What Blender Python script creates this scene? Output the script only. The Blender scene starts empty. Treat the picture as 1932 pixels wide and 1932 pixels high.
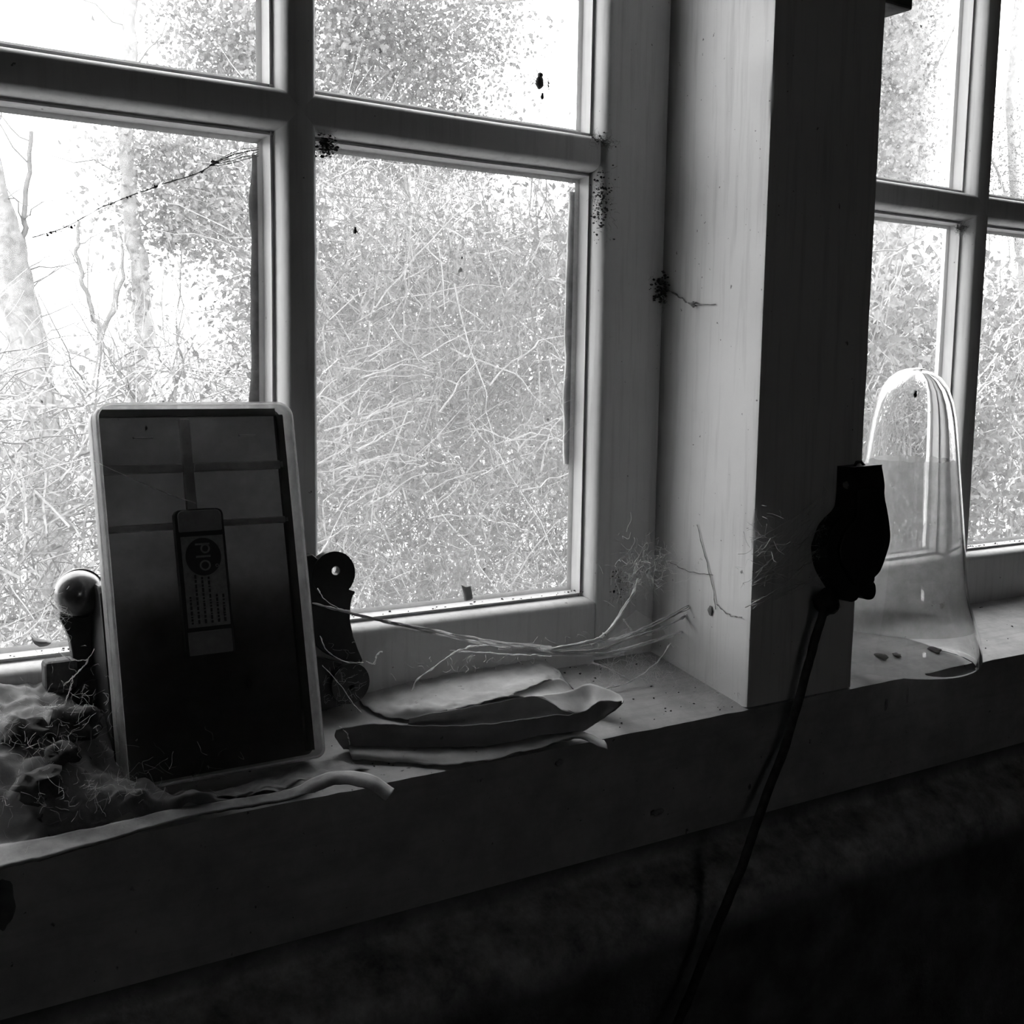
import bpy, math, random
from mathutils import Vector, Matrix, noise
random.seed(7)
R = random.Random(11)
sc = bpy.context.scene
COL = sc.collection

# ------------------------------------------------------------------ camera
FPX, YAW, PIT, ROL = 2216.43, 0.5853, 0.1216, 0.0152
CAM = Vector((-0.4698, -0.7639, 0.1762))
FW = Vector((math.sin(YAW)*math.cos(PIT), math.cos(YAW)*math.cos(PIT), -math.sin(PIT)))
_r = FW.cross(Vector((0, 0, 1))).normalized(); _u = _r.cross(FW)
RT = _r*math.cos(ROL) + _u*math.sin(ROL)
UP = -_r*math.sin(ROL) + _u*math.cos(ROL)
cd = bpy.data.cameras.new('camera'); cam = bpy.data.objects.new('camera', cd); COL.objects.link(cam)
cd.sensor_fit = 'HORIZONTAL'; cd.sensor_width = 36.0; cd.lens = FPX*36.0/1932.0
cd.clip_start = 0.02; cd.clip_end = 200
m = Matrix((RT, UP, -FW)).transposed().to_4x4(); m.translation = CAM
cam.matrix_world = m
sc.camera = cam

# ------------------------------------------------------------------ sky, exposure
SKY = 7.4
w = bpy.data.worlds.new('overcast_sky'); sc.world = w; w.use_nodes = True
bg = w.node_tree.nodes['Background']
bg.inputs[0].default_value = (1, 1, 1, 1); bg.inputs[1].default_value = SKY
sc.view_settings.view_transform = 'Standard'
sc.view_settings.look = 'None'
sc.view_settings.gamma = 1.0
sc.view_settings.exposure = 0.0
sc.view_settings.use_curve_mapping = False

# ------------------------------------------------------------------ helpers: places
YF = -0.134                                     # inner face of post and sill beam
def ray(px, py): return FW + RT*((px-966)/FPX) - UP*((py-966)/FPX)
def pt(px, py, Y):
    d = ray(px, py); return CAM + d*((Y-CAM.y)/d.y)
def atx(px, py, X):
    d = ray(px, py); return CAM + d*((X-CAM.x)/d.x)
SLOPE = 0.18
def sillz(Y): return -0.080 + (Y-YF)*SLOPE
def sp(px, py, h=0.0):                          # a point on the sill (raised by h)
    d = ray(px, py)
    t = (-0.080 + SLOPE*(CAM.y-YF) + h - CAM.z)/(d.z - SLOPE*d.y)
    return CAM + d*t
def lerp(a, b, t): return a + (b-a)*t
def V(*a): return Vector(a)

# ------------------------------------------------------------------ helpers: meshes
class MB:
    def __init__(s): s.v = []; s.f = []
    def add(s, vs, fs):
        n = len(s.v); s.v += [tuple(x) for x in vs]; s.f += [tuple(i+n for i in f) for f in fs]; return s
    def box(s, x0, x1, y0, y1, z0, z1):
        return s.add([(x0,y0,z0),(x1,y0,z0),(x1,y1,z0),(x0,y1,z0),(x0,y0,z1),(x1,y0,z1),(x1,y1,z1),(x0,y1,z1)],
                     [(0,3,2,1),(4,5,6,7),(0,1,5,4),(1,2,6,5),(2,3,7,6),(3,0,4,7)])
    def extrude(s, ring, vec):                  # ring of points -> prism with caps
        n = len(ring); vec = Vector(vec)
        vs = [Vector(p) for p in ring] + [Vector(p)+vec for p in ring]
        return s.add(vs, [(i,(i+1)%n,(i+1)%n+n,i+n) for i in range(n)] + [tuple(reversed(range(n))), tuple(range(n,2*n))])
    def tube(s, path, rad, k=5, cap=True):
        path = [Vector(p) for p in path]; n = len(path)
        if not hasattr(rad, '__len__'): rad = [rad]*n
        base = len(s.v); ref = None
        for i, p in enumerate(path):
            t = (path[min(i+1,n-1)]-path[max(i-1,0)])
            t = t.normalized() if t.length > 1e-9 else Vector((0,0,1))
            if ref is None:
                ref = t.orthogonal().normalized()
            ref = (ref - t*ref.dot(t))
            ref = ref.normalized() if ref.length > 1e-6 else t.orthogonal().normalized()
            b = t.cross(ref)
            for j in range(k):
                a = 2*math.pi*j/k
                s.v.append(tuple(p + (ref*math.cos(a)+b*math.sin(a))*rad[i]))
        for i in range(n-1):
            for j in range(k):
                a = base+i*k+j; b2 = base+i*k+(j+1)%k
                s.f.append((a, b2, b2+k, a+k))
        if cap:
            s.f.append(tuple(base+j for j in reversed(range(k)))); s.f.append(tuple(base+(n-1)*k+j for j in range(k)))
        return s
    def lathe(s, prof, k=48, c=(0,0,0)):        # prof: (r, z) list
        base = len(s.v)
        for r, z in prof:
            for j in range(k):
                a = 2*math.pi*j/k; s.v.append((c[0]+r*math.cos(a), c[1]+r*math.sin(a), c[2]+z))
        for i in range(len(prof)-1):
            for j in range(k):
                a = base+i*k+j; b = base+i*k+(j+1)%k
                s.f.append((a, b, b+k, a+k))
        return s
    def grid(s, rows, closed=False):            # rows: list of lists of points
        nv = len(rows); nu = len(rows[0]); base = len(s.v)
        for r in rows: s.v += [tuple(p) for p in r]
        for i in range(nv-1):
            for j in range(nu-1):
                a = base+i*nu+j; s.f.append((a, a+1, a+nu+1, a+nu))
        return s
    def blob(s, c, rx, ry, rz, seed=0, rough=.25, nu=10, nv=7):
        base = len(s.v); c = Vector(c)
        for i in range(nv+1):
            th = math.pi*i/nv
            for j in range(nu):
                ph = 2*math.pi*j/nu
                d = Vector((math.sin(th)*math.cos(ph), math.sin(th)*math.sin(ph), math.cos(th)))
                k = 1 + rough*noise.noise(d*1.7+Vector((seed*3.1, seed*1.7, 0)))*2
                s.v.append((c.x+d.x*rx*k, c.y+d.y*ry*k, c.z+d.z*rz*k))
        for i in range(nv):
            for j in range(nu):
                a = base+i*nu+j; b = base+i*nu+(j+1)%nu
                s.f.append((a, a+nu, b+nu, b))
        return s
    def build(s, name, mat, parent=None, smooth=False, local=False):
        me = bpy.data.meshes.new(name); me.from_pydata(s.v, [], s.f); me.update()
        o = bpy.data.objects.new(name, me); COL.objects.link(o)
        me.materials.append(mat)
        if smooth:
            for p in me.polygons: p.use_smooth = True
        if parent is not None:
            o.parent = parent
            if not local:
                top = parent
                loc = Vector(parent.get('_o', (0, 0, 0)))
                o.matrix_parent_inverse = Matrix.Translation(-loc)
                o['_o'] = (0.0, 0.0, 0.0)
        return o
def tag(o, label=None, cat=None, group=None, kind=None):
    if label: o['label'] = label
    if cat: o['category'] = cat
    if group: o['group'] = group
    if kind: o['kind'] = kind
    return o
def thing(name, loc, label=None, cat=None, group=None, kind=None, rot=(0,0,0)):
    o = bpy.data.objects.new(name, None); COL.objects.link(o); o.empty_display_size = .02
    o.location = loc; o.rotation_euler = rot; o['_o'] = tuple(loc)
    return tag(o, label, cat, group, kind)
def bevel(o, width, seg=2, angle=35):
    md = o.modifiers.new('edge', 'BEVEL'); md.width = width; md.segments = seg; md.limit_method = 'ANGLE'; md.angle_limit = math.radians(angle)
    return o
def shade(o, angle=40):
    for p in o.data.polygons: p.use_smooth = True
    try: o.data.set_sharp_from_angle(angle=math.radians(angle))
    except Exception: pass
    return o
def thick(o, t, off=0):
    md = o.modifiers.new('thickness', 'SOLIDIFY'); md.thickness = t; md.offset = off; return o

# ------------------------------------------------------------------ helpers: materials
def g(v): return (v, v, v, 1)
def new_mat(name):
    mt = bpy.data.materials.new(name); mt.use_nodes = True
    nt = mt.node_tree; b = nt.nodes['Principled BSDF']
    return mt, nt, b
def noise_node(nt, scale, detail=4, rough=.55, stretch=(1,1,1), coord='Object', off=(0,0,0)):
    tc = nt.nodes.new('ShaderNodeTexCoord'); mp = nt.nodes.new('ShaderNodeMapping'); n = nt.nodes.new('ShaderNodeTexNoise')
    mp.inputs['Scale'].default_value = stretch; mp.inputs['Location'].default_value = off
    nt.links.new(tc.outputs[coord], mp.inputs[0]); nt.links.new(mp.outputs[0], n.inputs['Vector'])
    n.inputs['Scale'].default_value = scale; n.inputs['Detail'].default_value = detail; n.inputs['Roughness'].default_value = rough
    return n
def ramp(nt, src, stops):
    r = nt.nodes.new('ShaderNodeValToRGB'); nt.links.new(src, r.inputs[0])
    e = r.color_ramp.elements
    e[0].position, e[0].color = stops[0][0], g(stops[0][1]); e[1].position, e[1].color = stops[-1][0], g(stops[-1][1])
    for p, v in stops[1:-1]:
        x = e.new(p); x.color = g(v)
    return r
def mix(nt, fac, a, b, mode='MIX'):
    n = nt.nodes.new('ShaderNodeMix'); n.data_type = 'RGBA'; n.blend_type = mode
    for sock, val in ((n.inputs[0], fac), (n.inputs[6], a), (n.inputs[7], b)):
        if hasattr(val, 'is_linked') or hasattr(val, 'links'): nt.links.new(val, sock)
        else: sock.default_value = val
    return n.outputs[2]
def bump(nt, src, strength, dist, b):
    n = nt.nodes.new('ShaderNodeBump'); n.inputs['Strength'].default_value = strength; n.inputs['Distance'].default_value = dist
    nt.links.new(src, n.inputs['Height']); nt.links.new(n.outputs[0], b.inputs['Normal']); return n

def paint(name, col, dirt=.06, grain=(1,1,.06), specks=.70, rough=.55, stains=.5, gscale=160, bscale=9, blo=.35):
    mt, nt, b = new_mat(name)
    big = noise_node(nt, bscale, 7, .68); gr = noise_node(nt, gscale, 4, .6, grain); sk = noise_node(nt, 85, 3, .5, (1,1,.75), off=(3,1,2)); sk2 = noise_node(nt, 260, 2, .5, off=(1,5,2))
    c0 = mix(nt, ramp(nt, big.outputs[0], [(blo, 0), (blo+.4, stains)]).outputs[0], g(col), g(col*.55))
    c1 = mix(nt, ramp(nt, gr.outputs[0], [(.25, .5), (.5, 0)]).outputs[0], c0, g(col*.6))
    c2 = mix(nt, ramp(nt, sk.outputs[0], [(specks+.04, 0), (specks+.07, .8)]).outputs[0], c1, g(dirt))
    c3 = mix(nt, ramp(nt, sk2.outputs[0], [(specks+.03, 0), (specks+.06, .8)]).outputs[0], c2, g(dirt))
    nt.links.new(c3, b.inputs['Base Color']); b.inputs['Roughness'].default_value = rough
    b.inputs['Specular IOR Level'].default_value = .3
    bump(nt, gr.outputs[0], .35, .0006, b)
    return mt
def plain(name, col, rough=.7, var=.35, scale=60, metallic=0, spec=.4, bmp=.3, bd=.001):
    mt, nt, b = new_mat(name)
    n = noise_node(nt, scale, 5, .6)
    c = mix(nt, ramp(nt, n.outputs[0], [(.3, 0), (.7, 1)]).outputs[0], g(col*(1-var)), g(min(.95, col*(1+var))))
    nt.links.new(c, b.inputs['Base Color']); b.inputs['Roughness'].default_value = rough
    b.inputs['Metallic'].default_value = metallic; b.inputs['Specular IOR Level'].default_value = spec
    if bmp: bump(nt, n.outputs[0], bmp, bd, b)
    return mt
def leafy(name, col, trans=.35, rough=.45):
    mt, nt, b = new_mat(name); out = nt.nodes['Material Output']
    n = noise_node(nt, 6, 2)
    c = mix(nt, ramp(nt, n.outputs[0], [(.3, 0), (.7, 1)]).outputs[0], g(col*.7), g(col*1.3))
    nt.links.new(c, b.inputs['Base Color']); b.inputs['Roughness'].default_value = rough
    t = nt.nodes.new('ShaderNodeBsdfTranslucent'); nt.links.new(c, t.inputs[0])
    ms = nt.nodes.new('ShaderNodeMixShader'); ms.inputs[0].default_value = trans
    nt.links.new(b.outputs[0], ms.inputs[1]); nt.links.new(t.outputs[0], ms.inputs[2]); nt.links.new(ms.outputs[0], out.inputs[0])
    return mt
def sheet(name, col, trans=.4, clear=0.0, rough=.7, spots=None, scale=40, bmp=.3, gloss=0.0):
    """thin material: diffuse + light passing through + some clear see-through"""
    mt, nt, b = new_mat(name); out = nt.nodes['Material Output']
    n = noise_node(nt, scale, 6, .65)
    c = mix(nt, ramp(nt, n.outputs[0], [(.3, 0), (.7, 1)]).outputs[0], g(col*.72), g(min(.95, col*1.2)))
    if spots:
        s2 = noise_node(nt, 130, 3, .6, off=(4,4,1))
        c = mix(nt, ramp(nt, s2.outputs[0], [(spots, 0), (spots+.05, .85)]).outputs[0], c, g(col*.15))
    nt.links.new(c, b.inputs['Base Color']); b.inputs['Roughness'].default_value = rough; b.inputs['Specular IOR Level'].default_value = .25+gloss
    if bmp: bump(nt, n.outputs[0], bmp, .001, b)
    t = nt.nodes.new('ShaderNodeBsdfTranslucent'); nt.links.new(c, t.inputs[0])
    ms = nt.nodes.new('ShaderNodeMixShader'); ms.inputs[0].default_value = trans
    nt.links.new(b.outputs[0], ms.inputs[1]); nt.links.new(t.outputs[0], ms.inputs[2])
    last = ms
    if clear:
        tr = nt.nodes.new('ShaderNodeBsdfTransparent'); m2 = nt.nodes.new('ShaderNodeMixShader'); m2.inputs[0].default_value = clear
        nt.links.new(ms.outputs[0], m2.inputs[1]); nt.links.new(tr.outputs[0], m2.inputs[2]); last = m2
    nt.links.new(last.outputs[0], out.inputs[0])
    return mt
def dusty_glass(name, lo, hi, tint=.97, seed=0, fib=0.0, dustcol=.55):
    """window glass: clear, with a film of dust and specks of dirt that scatter light"""
    mt, nt, b = new_mat(name); out = nt.nodes['Material Output']; nt.nodes.remove(b)
    tr = nt.nodes.new('ShaderNodeBsdfTransparent'); tr.inputs[0].default_value = g(tint)
    gl = nt.nodes.new('ShaderNodeBsdfGlossy'); gl.inputs['Roughness'].default_value = .03
    lw = nt.nodes.new('ShaderNodeLayerWeight'); lw.inputs[0].default_value = .5
    fr = nt.nodes.new('ShaderNodeMath'); fr.operation = 'POWER'; nt.links.new(lw.outputs['Facing'], fr.inputs[0]); fr.inputs[1].default_value = 5
    fr2 = nt.nodes.new('ShaderNodeMath'); fr2.operation = 'MULTIPLY_ADD'; nt.links.new(fr.outputs[0], fr2.inputs[0]); fr2.inputs[1].default_value = .9; fr2.inputs[2].default_value = .035
    m1 = nt.nodes.new('ShaderNodeMixShader'); nt.links.new(fr2.outputs[0], m1.inputs[0]); nt.links.new(tr.outputs[0], m1.inputs[1]); nt.links.new(gl.outputs[0], m1.inputs[2])
    df = nt.nodes.new('ShaderNodeBsdfDiffuse'); tl = nt.nodes.new('ShaderNodeBsdfTranslucent')
    df.inputs[0].default_value = g(dustcol); tl.inputs[0].default_value = g(dustcol)
    md = nt.nodes.new('ShaderNodeMixShader'); md.inputs[0].default_value = .6
    nt.links.new(df.outputs[0], md.inputs[1]); nt.links.new(tl.outputs[0], md.inputs[2])
    n1 = noise_node(nt, 14, 6, .65, (1,1,.8), off=(seed,seed*2,1)); n2 = noise_node(nt, 220, 4, .7, off=(seed,3,seed))
    f1 = ramp(nt, n1.outputs[0], [(.3, lo), (.72, hi)])
    f2 = ramp(nt, n2.outputs[0], [(.35, .55), (.7, 1.35)])
    mm = nt.nodes.new('ShaderNodeMath'); mm.operation = 'MULTIPLY'; mm.use_clamp = True
    nt.links.new(f1.outputs[0], mm.inputs[0]); nt.links.new(f2.outputs[0], mm.inputs[1])
    m2 = nt.nodes.new('ShaderNodeMixShader'); nt.links.new(mm.outputs[0], m2.inputs[0]); nt.links.new(m1.outputs[0], m2.inputs[1]); nt.links.new(md.outputs[0], m2.inputs[2])
    # specks: small opaque dirt
    sk = noise_node(nt, 120, 2, .5, (1,1,.8), off=(seed*5,1,2)); fs = ramp(nt, sk.outputs[0], [(.755, 0), (.765, .9)])
    dk = nt.nodes.new('ShaderNodeBsdfDiffuse'); dk.inputs[0].default_value = g(.05)
    m3 = nt.nodes.new('ShaderNodeMixShader'); nt.links.new(fs.outputs[0], m3.inputs[0]); nt.links.new(m2.outputs[0], m3.inputs[1]); nt.links.new(dk.outputs[0], m3.inputs[2])
    nt.links.new(m3.outputs[0], out.inputs[0])
    return mt

M = {}
M['sash']  = paint('white_sash_paint', .70, specks=.72, stains=.35)
M['post']  = paint('white_post_paint', .78, specks=.71, stains=.22, rough=.6)
M['sill']  = paint('dusty_sill_paint', .50, grain=(.1,1,1), specks=.70, stains=1.0, rough=.8, bscale=26, blo=.38)
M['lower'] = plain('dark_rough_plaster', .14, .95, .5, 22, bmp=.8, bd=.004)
def settle(mt, dust, lo, hi):
    "pale dust lying on what faces up"
    nt = mt.node_tree; b = nt.nodes['Principled BSDF']; src = b.inputs['Base Color'].links[0].from_socket
    ge = nt.nodes.new('ShaderNodeNewGeometry'); sx = nt.nodes.new('ShaderNodeSeparateXYZ'); nt.links.new(ge.outputs['Normal'], sx.inputs[0])
    f = ramp(nt, sx.outputs[2], [(lo, 0), (hi, 1)]); nn = noise_node(nt, 38, 6, .7, off=(2, 0, 5))
    dc_ = mix(nt, ramp(nt, nn.outputs[0], [(.3, 0), (.68, 1)]).outputs[0], g(dust*.25), g(dust))
    nt.links.new(mix(nt, f.outputs[0], src, dc_), b.inputs['Base Color'])
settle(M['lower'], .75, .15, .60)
M['dustledge'] = plain('dust_on_ledge', .38, .95, .5, 45, bmp=.8, bd=.004)
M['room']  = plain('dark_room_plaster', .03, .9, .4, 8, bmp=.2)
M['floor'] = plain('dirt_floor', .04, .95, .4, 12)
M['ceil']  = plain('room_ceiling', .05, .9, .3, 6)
M['glassA'] = dusty_glass('glass_light_dust', .03, .10, seed=1)
M['glassB'] = dusty_glass('glass_heavy_dust', .13, .26, seed=4, dustcol=.38)
M['glassC'] = dusty_glass('glass_medium_dust', .05, .13, seed=7)
M['putty'] = plain('old_putty', .25, .9, .4, 90)
M['leafA'] = leafy('hedge_leaves', .105); M['leafB'] = leafy('ivy_leaves', .24); M['leafC'] = leafy('pale_leaves', .15)
M['leafD'] = leafy('bough_leaves', .15)
M['straw'] = plain('dry_stems', .33, .8, .3, 30, bmp=0)
M['twig']  = plain('grey_twigs', .16, .85, .3, 30, bmp=0)
M['bark']  = plain('tree_bark', .23, .9, .4, 18, bmp=.6, bd=.02)
M['ground'] = plain('leaf_litter_ground', .25, .95, .4, 3)
M['iron']  = plain('black_cast_iron', .02, .45, .4, 90, spec=.5, bmp=.35, bd=.0006)
M['dome']  = plain('polished_black_metal', .16, .22, .5, 60, metallic=.55, bmp=.0, spec=.6)
M['web']   = sheet('cobweb', .80, .5, .08, bmp=0)
M['webfilm'] = sheet('cobweb_film', .6, .5, .72, bmp=0)
M['paper'] = sheet('dusty_paper', .58, .22, 0, spots=.68, scale=25)
M['shadedpaper'] = sheet('shaded_paper', .25, .30, 0, spots=.70, scale=25)  # darker copy of the bag paper; shade on room-facing flaps put into colour
M['rag']   = sheet('dusty_rag', .20, .05, 0, spots=.66, scale=50, bmp=.8)
M['strip'] = plain('dried_strip', .34, .85, .3, 70, bmp=.4)
M['crumb'] = plain('dark_crumbs', .06, .9, .5, 90)
M['rubber'] = plain('black_rubber', .018, .6, .4, 60, spec=.3)
M['cord']  = plain('black_cord', .03, .7, .6, 140, spec=.3)
M['insect'] = plain('dry_insect', .03, .6, .3, 100)
M['wood']  = plain('old_wood_block', .12, .9, .4, 60)
M['scuff'] = plain('scuffed_paint', .26, .9, .4, 90, bmp=0)
M['leaf']  = sheet('dry_leaf', .26, .2, 0)

# ------------------------------------------------------------------ room shell
def struct(o): o['kind'] = 'structure'; return o
Z0, Z1 = -0.95, 1.75
XW0, XW1 = -2.3, 2.6
YB = -3.1
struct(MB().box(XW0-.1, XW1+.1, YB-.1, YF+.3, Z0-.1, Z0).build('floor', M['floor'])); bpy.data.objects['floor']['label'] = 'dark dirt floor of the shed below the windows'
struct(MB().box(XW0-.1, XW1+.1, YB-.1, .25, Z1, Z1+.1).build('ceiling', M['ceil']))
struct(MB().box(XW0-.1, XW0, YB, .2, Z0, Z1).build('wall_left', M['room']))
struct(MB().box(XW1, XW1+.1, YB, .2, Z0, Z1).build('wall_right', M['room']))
WX0, WX1, WZ0, WZ1 = -.76, -.42, .34, .68          # small window in the wall behind the camera
wb = MB()
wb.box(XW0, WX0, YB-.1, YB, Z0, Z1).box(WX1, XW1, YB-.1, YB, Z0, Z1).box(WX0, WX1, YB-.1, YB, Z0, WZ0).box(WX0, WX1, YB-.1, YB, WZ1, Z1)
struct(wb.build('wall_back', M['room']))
w3 = struct(thing('window_3', ((WX0+WX1)/2, YB, WZ0)))
MB().box((WX0+WX1)/2-.012, (WX0+WX1)/2+.012, YB-.07, YB-.03, WZ0, WZ1).build('muntin', M['sash'], w3)
for (a, b_, c, d_) in ((WX0, WX0+.03, WZ0, WZ1), (WX1-.03, WX1, WZ0, WZ1)): MB().box(a, b_, YB-.07, YB-.03, c, d_).build('stile', M['sash'], w3)
for (c, d_) in ((WZ0, WZ0+.03), (WZ1-.03, WZ1)): MB().box(WX0+.03, WX1-.03, YB-.07, YB-.03, c, d_).build('rail', M['sash'], w3)
for (a, b_) in ((WX0+.03, (WX0+WX1)/2-.012), ((WX0+WX1)/2+.012, WX1-.03)): MB().box(a, b_, YB-.052, YB-.049, WZ0+.03, WZ1-.03).build('glass_pane', M['glassC'], w3)

GB = 0.0                                            # bottom of the lowest panes
PW, PH, MH = .2214, .3215, .0205                    # pane width, height, muntin half width
COLW, ROWH = PW+2*MH, PH+2*MH
PL, PR = .1665, .2855                               # post
HEAD = 1.10
W1R, W2L = .0924, .5556-PW                          # right glass edge of window 1, left glass edge of window 2
W1X0 = W1R-3*PW-4*MH - .062
W2X1 = W2L+3*PW+4*MH + .062
# wall with the window openings
wf = struct(thing('wall_front', (0, YF, Z0)))
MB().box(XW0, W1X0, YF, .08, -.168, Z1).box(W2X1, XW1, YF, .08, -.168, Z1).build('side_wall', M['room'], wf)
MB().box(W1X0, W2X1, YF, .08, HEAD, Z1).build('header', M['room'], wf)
# rough wall below the sill beam: recess, dusty bulge, then down to the floor
prof = [(-.100,-.160), (-.1005,-.180), (-.101,-.197), (-.107,-.203), (-.118,-.208), (-.131,-.215), (-.141,-.225), (-.147,-.238), (-.1495,-.25), (-.149,-.33), (-.149,-.5), (-.149,-.7), (-.149,Z0)]
rows = []
for (y, z) in prof:
    row = []
    for i in range(161):
        x = -1.1 + 2.3*i/160
        n = noise.noise(Vector((x*9, z*14, 1.0)))*.0030 + noise.noise(Vector((x*34, z*40, 5.0)))*.0014
        k = 0 if z > -.17 else 1
        row.append((x, y + n*k, z + k*n*.8))
    rows.append(row)
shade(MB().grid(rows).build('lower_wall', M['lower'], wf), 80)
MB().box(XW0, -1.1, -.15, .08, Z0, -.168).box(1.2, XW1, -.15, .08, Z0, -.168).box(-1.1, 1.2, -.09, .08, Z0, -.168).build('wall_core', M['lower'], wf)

# sill beam: sloping top, worn front edge
nx = 220; rows = []
def edge_wob(x): return noise.noise(Vector((x*30, 2, 0)))*.0012 + noise.noise(Vector((x*110, 5, 0)))*.0007 - max(0, noise.noise(Vector((x*16, 9, 3)))-.25)*.012
for kind in range(7):
    row = []
    for i in range(nx+1):
        x = W1X0 + (W2X1-W1X0)*i/nx; e = edge_wob(x)
        y, z = [(.08, sillz(-.02)-.02), (.03, sillz(-.02)), (-.02, sillz(-.02)), (YF+.010, sillz(YF+.010)), (YF-e*.8, sillz(YF)-.0012+e), (YF, sillz(YF)-.006+e), (YF, -.168)][kind]
        row.append((x, y, z))
    rows.append(row)
rows.append([(p[0], .08, -.168) for p in rows[0]])
sb = MB().grid(rows); sbo = struct(sb.build('trim_1', M['sill'])); shade(sbo, 30)
tag(sbo, 'long painted timber sill beam with a dusty sloping top and worn front edge')
kn = MB(); kc = pt(6, 1705, YF); kn.blob(kc, .006, .0006, .014, 4, .10, 24, 14); shade(kn.build('dark_patch', M['wood'], sbo), 80)  # small dark oval on the beam face
for kx, ky, kw, kh in ((1240,1532,.010,.003), (1055,1438,.005,.003), (1672,1330,.003,.008), (1712,1310,.002,.010)):
    kn = MB(); kn.blob(pt(kx, ky, YF), kw*.7, .0003, kh*.7, kx, .2, 16, 10); shade(kn.build('scuff', M['scuff'], sbo), 80)
# post between the windows
pm = MB(); nz = 90; ring_rows = []
for j in range(nz+1):
    z = -.0795 + (HEAD+.0795)*j/nz
    e1 = noise.noise(Vector((z*25, 1, 7)))*.0006 + noise.noise(Vector((z*90, 1, 3)))*.0005
    e2 = noise.noise(Vector((z*25, 5, 7)))*.0006
    ring_rows.append([(PL, .05, z), (PL, -.05, z), (PL, YF+.003, z), (PL+.0008+e1, YF+.0008+e1, z), (PL+.003, YF, z), (PR-.003, YF, z), (PR-.0008-e2, YF+.0008, z), (PR, YF+.003, z), (PR, .05, z), (PL, .05, z)])
po = struct(pm.grid(ring_rows).build('trim_2', M['post'])); shade(po, 30)
tag(po, 'white painted timber post standing between the two windows')

# ------------------------------------------------------------------ windows
YFR = -.024
OV = [(.0070,-.0102), (.0073,-.0140), (.0081,-.0178), (.0093,-.0208), (.0109,-.0230), (.0124,-.0238)]
def side_profile():     # offset from the glass edge into the wood, depth
    return [(.0032, 0), (.0034,-.0020), (.0044,-.0104), (.0052,-.0096), (.0064,-.0088)] + OV
def muntin_ring(c, along, axis):
    s = side_profile(); half = MH
    left = [(-half+u, y) for u, y in s]; right = [(half-u, y) for u, y in reversed(s)]
    pts = left + [(0, YFR)] + right + [(half, .0022), (half-.010, .014), (-half+.010, .014), (-half, .0022)]
    return pts
def add_muntin(parent, c, a0, a1, vertical):
    ring = muntin_ring(c, 0, 0); mb = MB(); n = 26
    rows = []
    for i in range(n+1):
        a = a0+(a1-a0)*i/n
        wob = noise.noise(Vector((a*14, c*31, 2)))*.0005
        row = [((c+u+wob, y, a) if vertical else (a, y, c+u+wob)) for u, y in ring]
        rows.append(row + [row[0]])
    o = mb.grid(rows).build('muntin', M['sash'], parent); shade(o, 28); return o
def add_edge(parent, name, edge, sgn, width, a0, a1, vertical):
    s = side_profile()
    ring = [(edge+sgn*u, y) for u, y in s] + [(edge+sgn*.015, YFR), (edge+sgn*(width-.0015), YFR), (edge+sgn*width, YFR+.0015), (edge+sgn*width, .016), (edge+sgn*.010, .014), (edge, .0022)]
    mb = MB(); rows = []; n = 26
    for i in range(n+1):
        a = a0+(a1-a0)*i/n
        row = [((u, y, a) if vertical else (a, y, u)) for u, y in ring]; rows.append(row+[row[0]])
    mb.grid(rows)
    nn = len(ring)
    o = mb.build(name, M['sash'], parent); shade(o, 28); return o
def window(name, x_left, glasses, label):
    root = struct(thing(name, (x_left+1.5*COLW, 0, -.06), label))
    xs0 = x_left; xs1 = x_left+3*PW+4*MH; zs1 = 3*PH+4*MH
    for i in (1, 2): add_muntin(root, xs0+i*COLW-MH, -.005, zs1+.005, True)
    for j in (1, 2): add_muntin(root, j*ROWH-MH, xs0-.005, xs1+.005, False)
    add_edge(root, 'stile', xs0, -1, .060, -.058, HEAD-.003, True)
    add_edge(root, 'stile', xs1, 1, .0722 if name == 'window_1' else .060, -.058, HEAD-.003, True)
    add_edge(root, 'rail', 0, -1, .062, xs0-.01, xs1+.01, False)
    add_edge(root, 'rail', zs1, 1, HEAD-.004-zs1, xs0-.01, xs1+.01, False)
    for i in range(3):
        for j in range(3):
            x0 = xs0+i*COLW; z0 = j*ROWH
            MB().box(x0-.004, x0+PW+.004, .0002, .002, z0-.004, z0+PH+.004).build('glass_pane', M[glasses(i, j)], root)
    return root
win1 = window('window_1', W1R-3*PW-4*MH, lambda i, j: 'glassB' if (i == 2 and j == 0) else ('glassC' if i == 2 else 'glassA'), 'large paned white sash window above the cluttered sill')
win2 = window('window_2', W2L, lambda i, j: 'glassC' if j == 0 else 'glassA', 'paned white sash window behind the glass bell')
# ragged outer putty showing along the right edge of two panes
for (xe, z0, z1, sd) in ((W1R, .10, .315, 3), (W1R-COLW, .02, .315, 8)):
    rows = []
    for i in range(41):
        z = lerp(z0, z1, i/40); wd = .0035 + .003*noise.noise(Vector((z*30, sd, 0))) + .0025*math.sin(i/40*math.pi)
        rows.append([(xe+.003, .0028, z), (xe-max(.0008, wd), .0028, z), (xe-max(.0008, wd)*.6, .007, z), (xe+.003, .009, z)])
    shade(MB().grid(rows).build('putty', M['putty'], win1))

# ------------------------------------------------------------------ outdoors
struct(MB().grid([[(-40, .3, -1.3), (60, .3, -1.3)], [(-40, 80, -1.3), (60, 80, -1.3)]]).build('ground', M['ground']))['label'] = 'leaf littered ground outside the windows'

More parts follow.
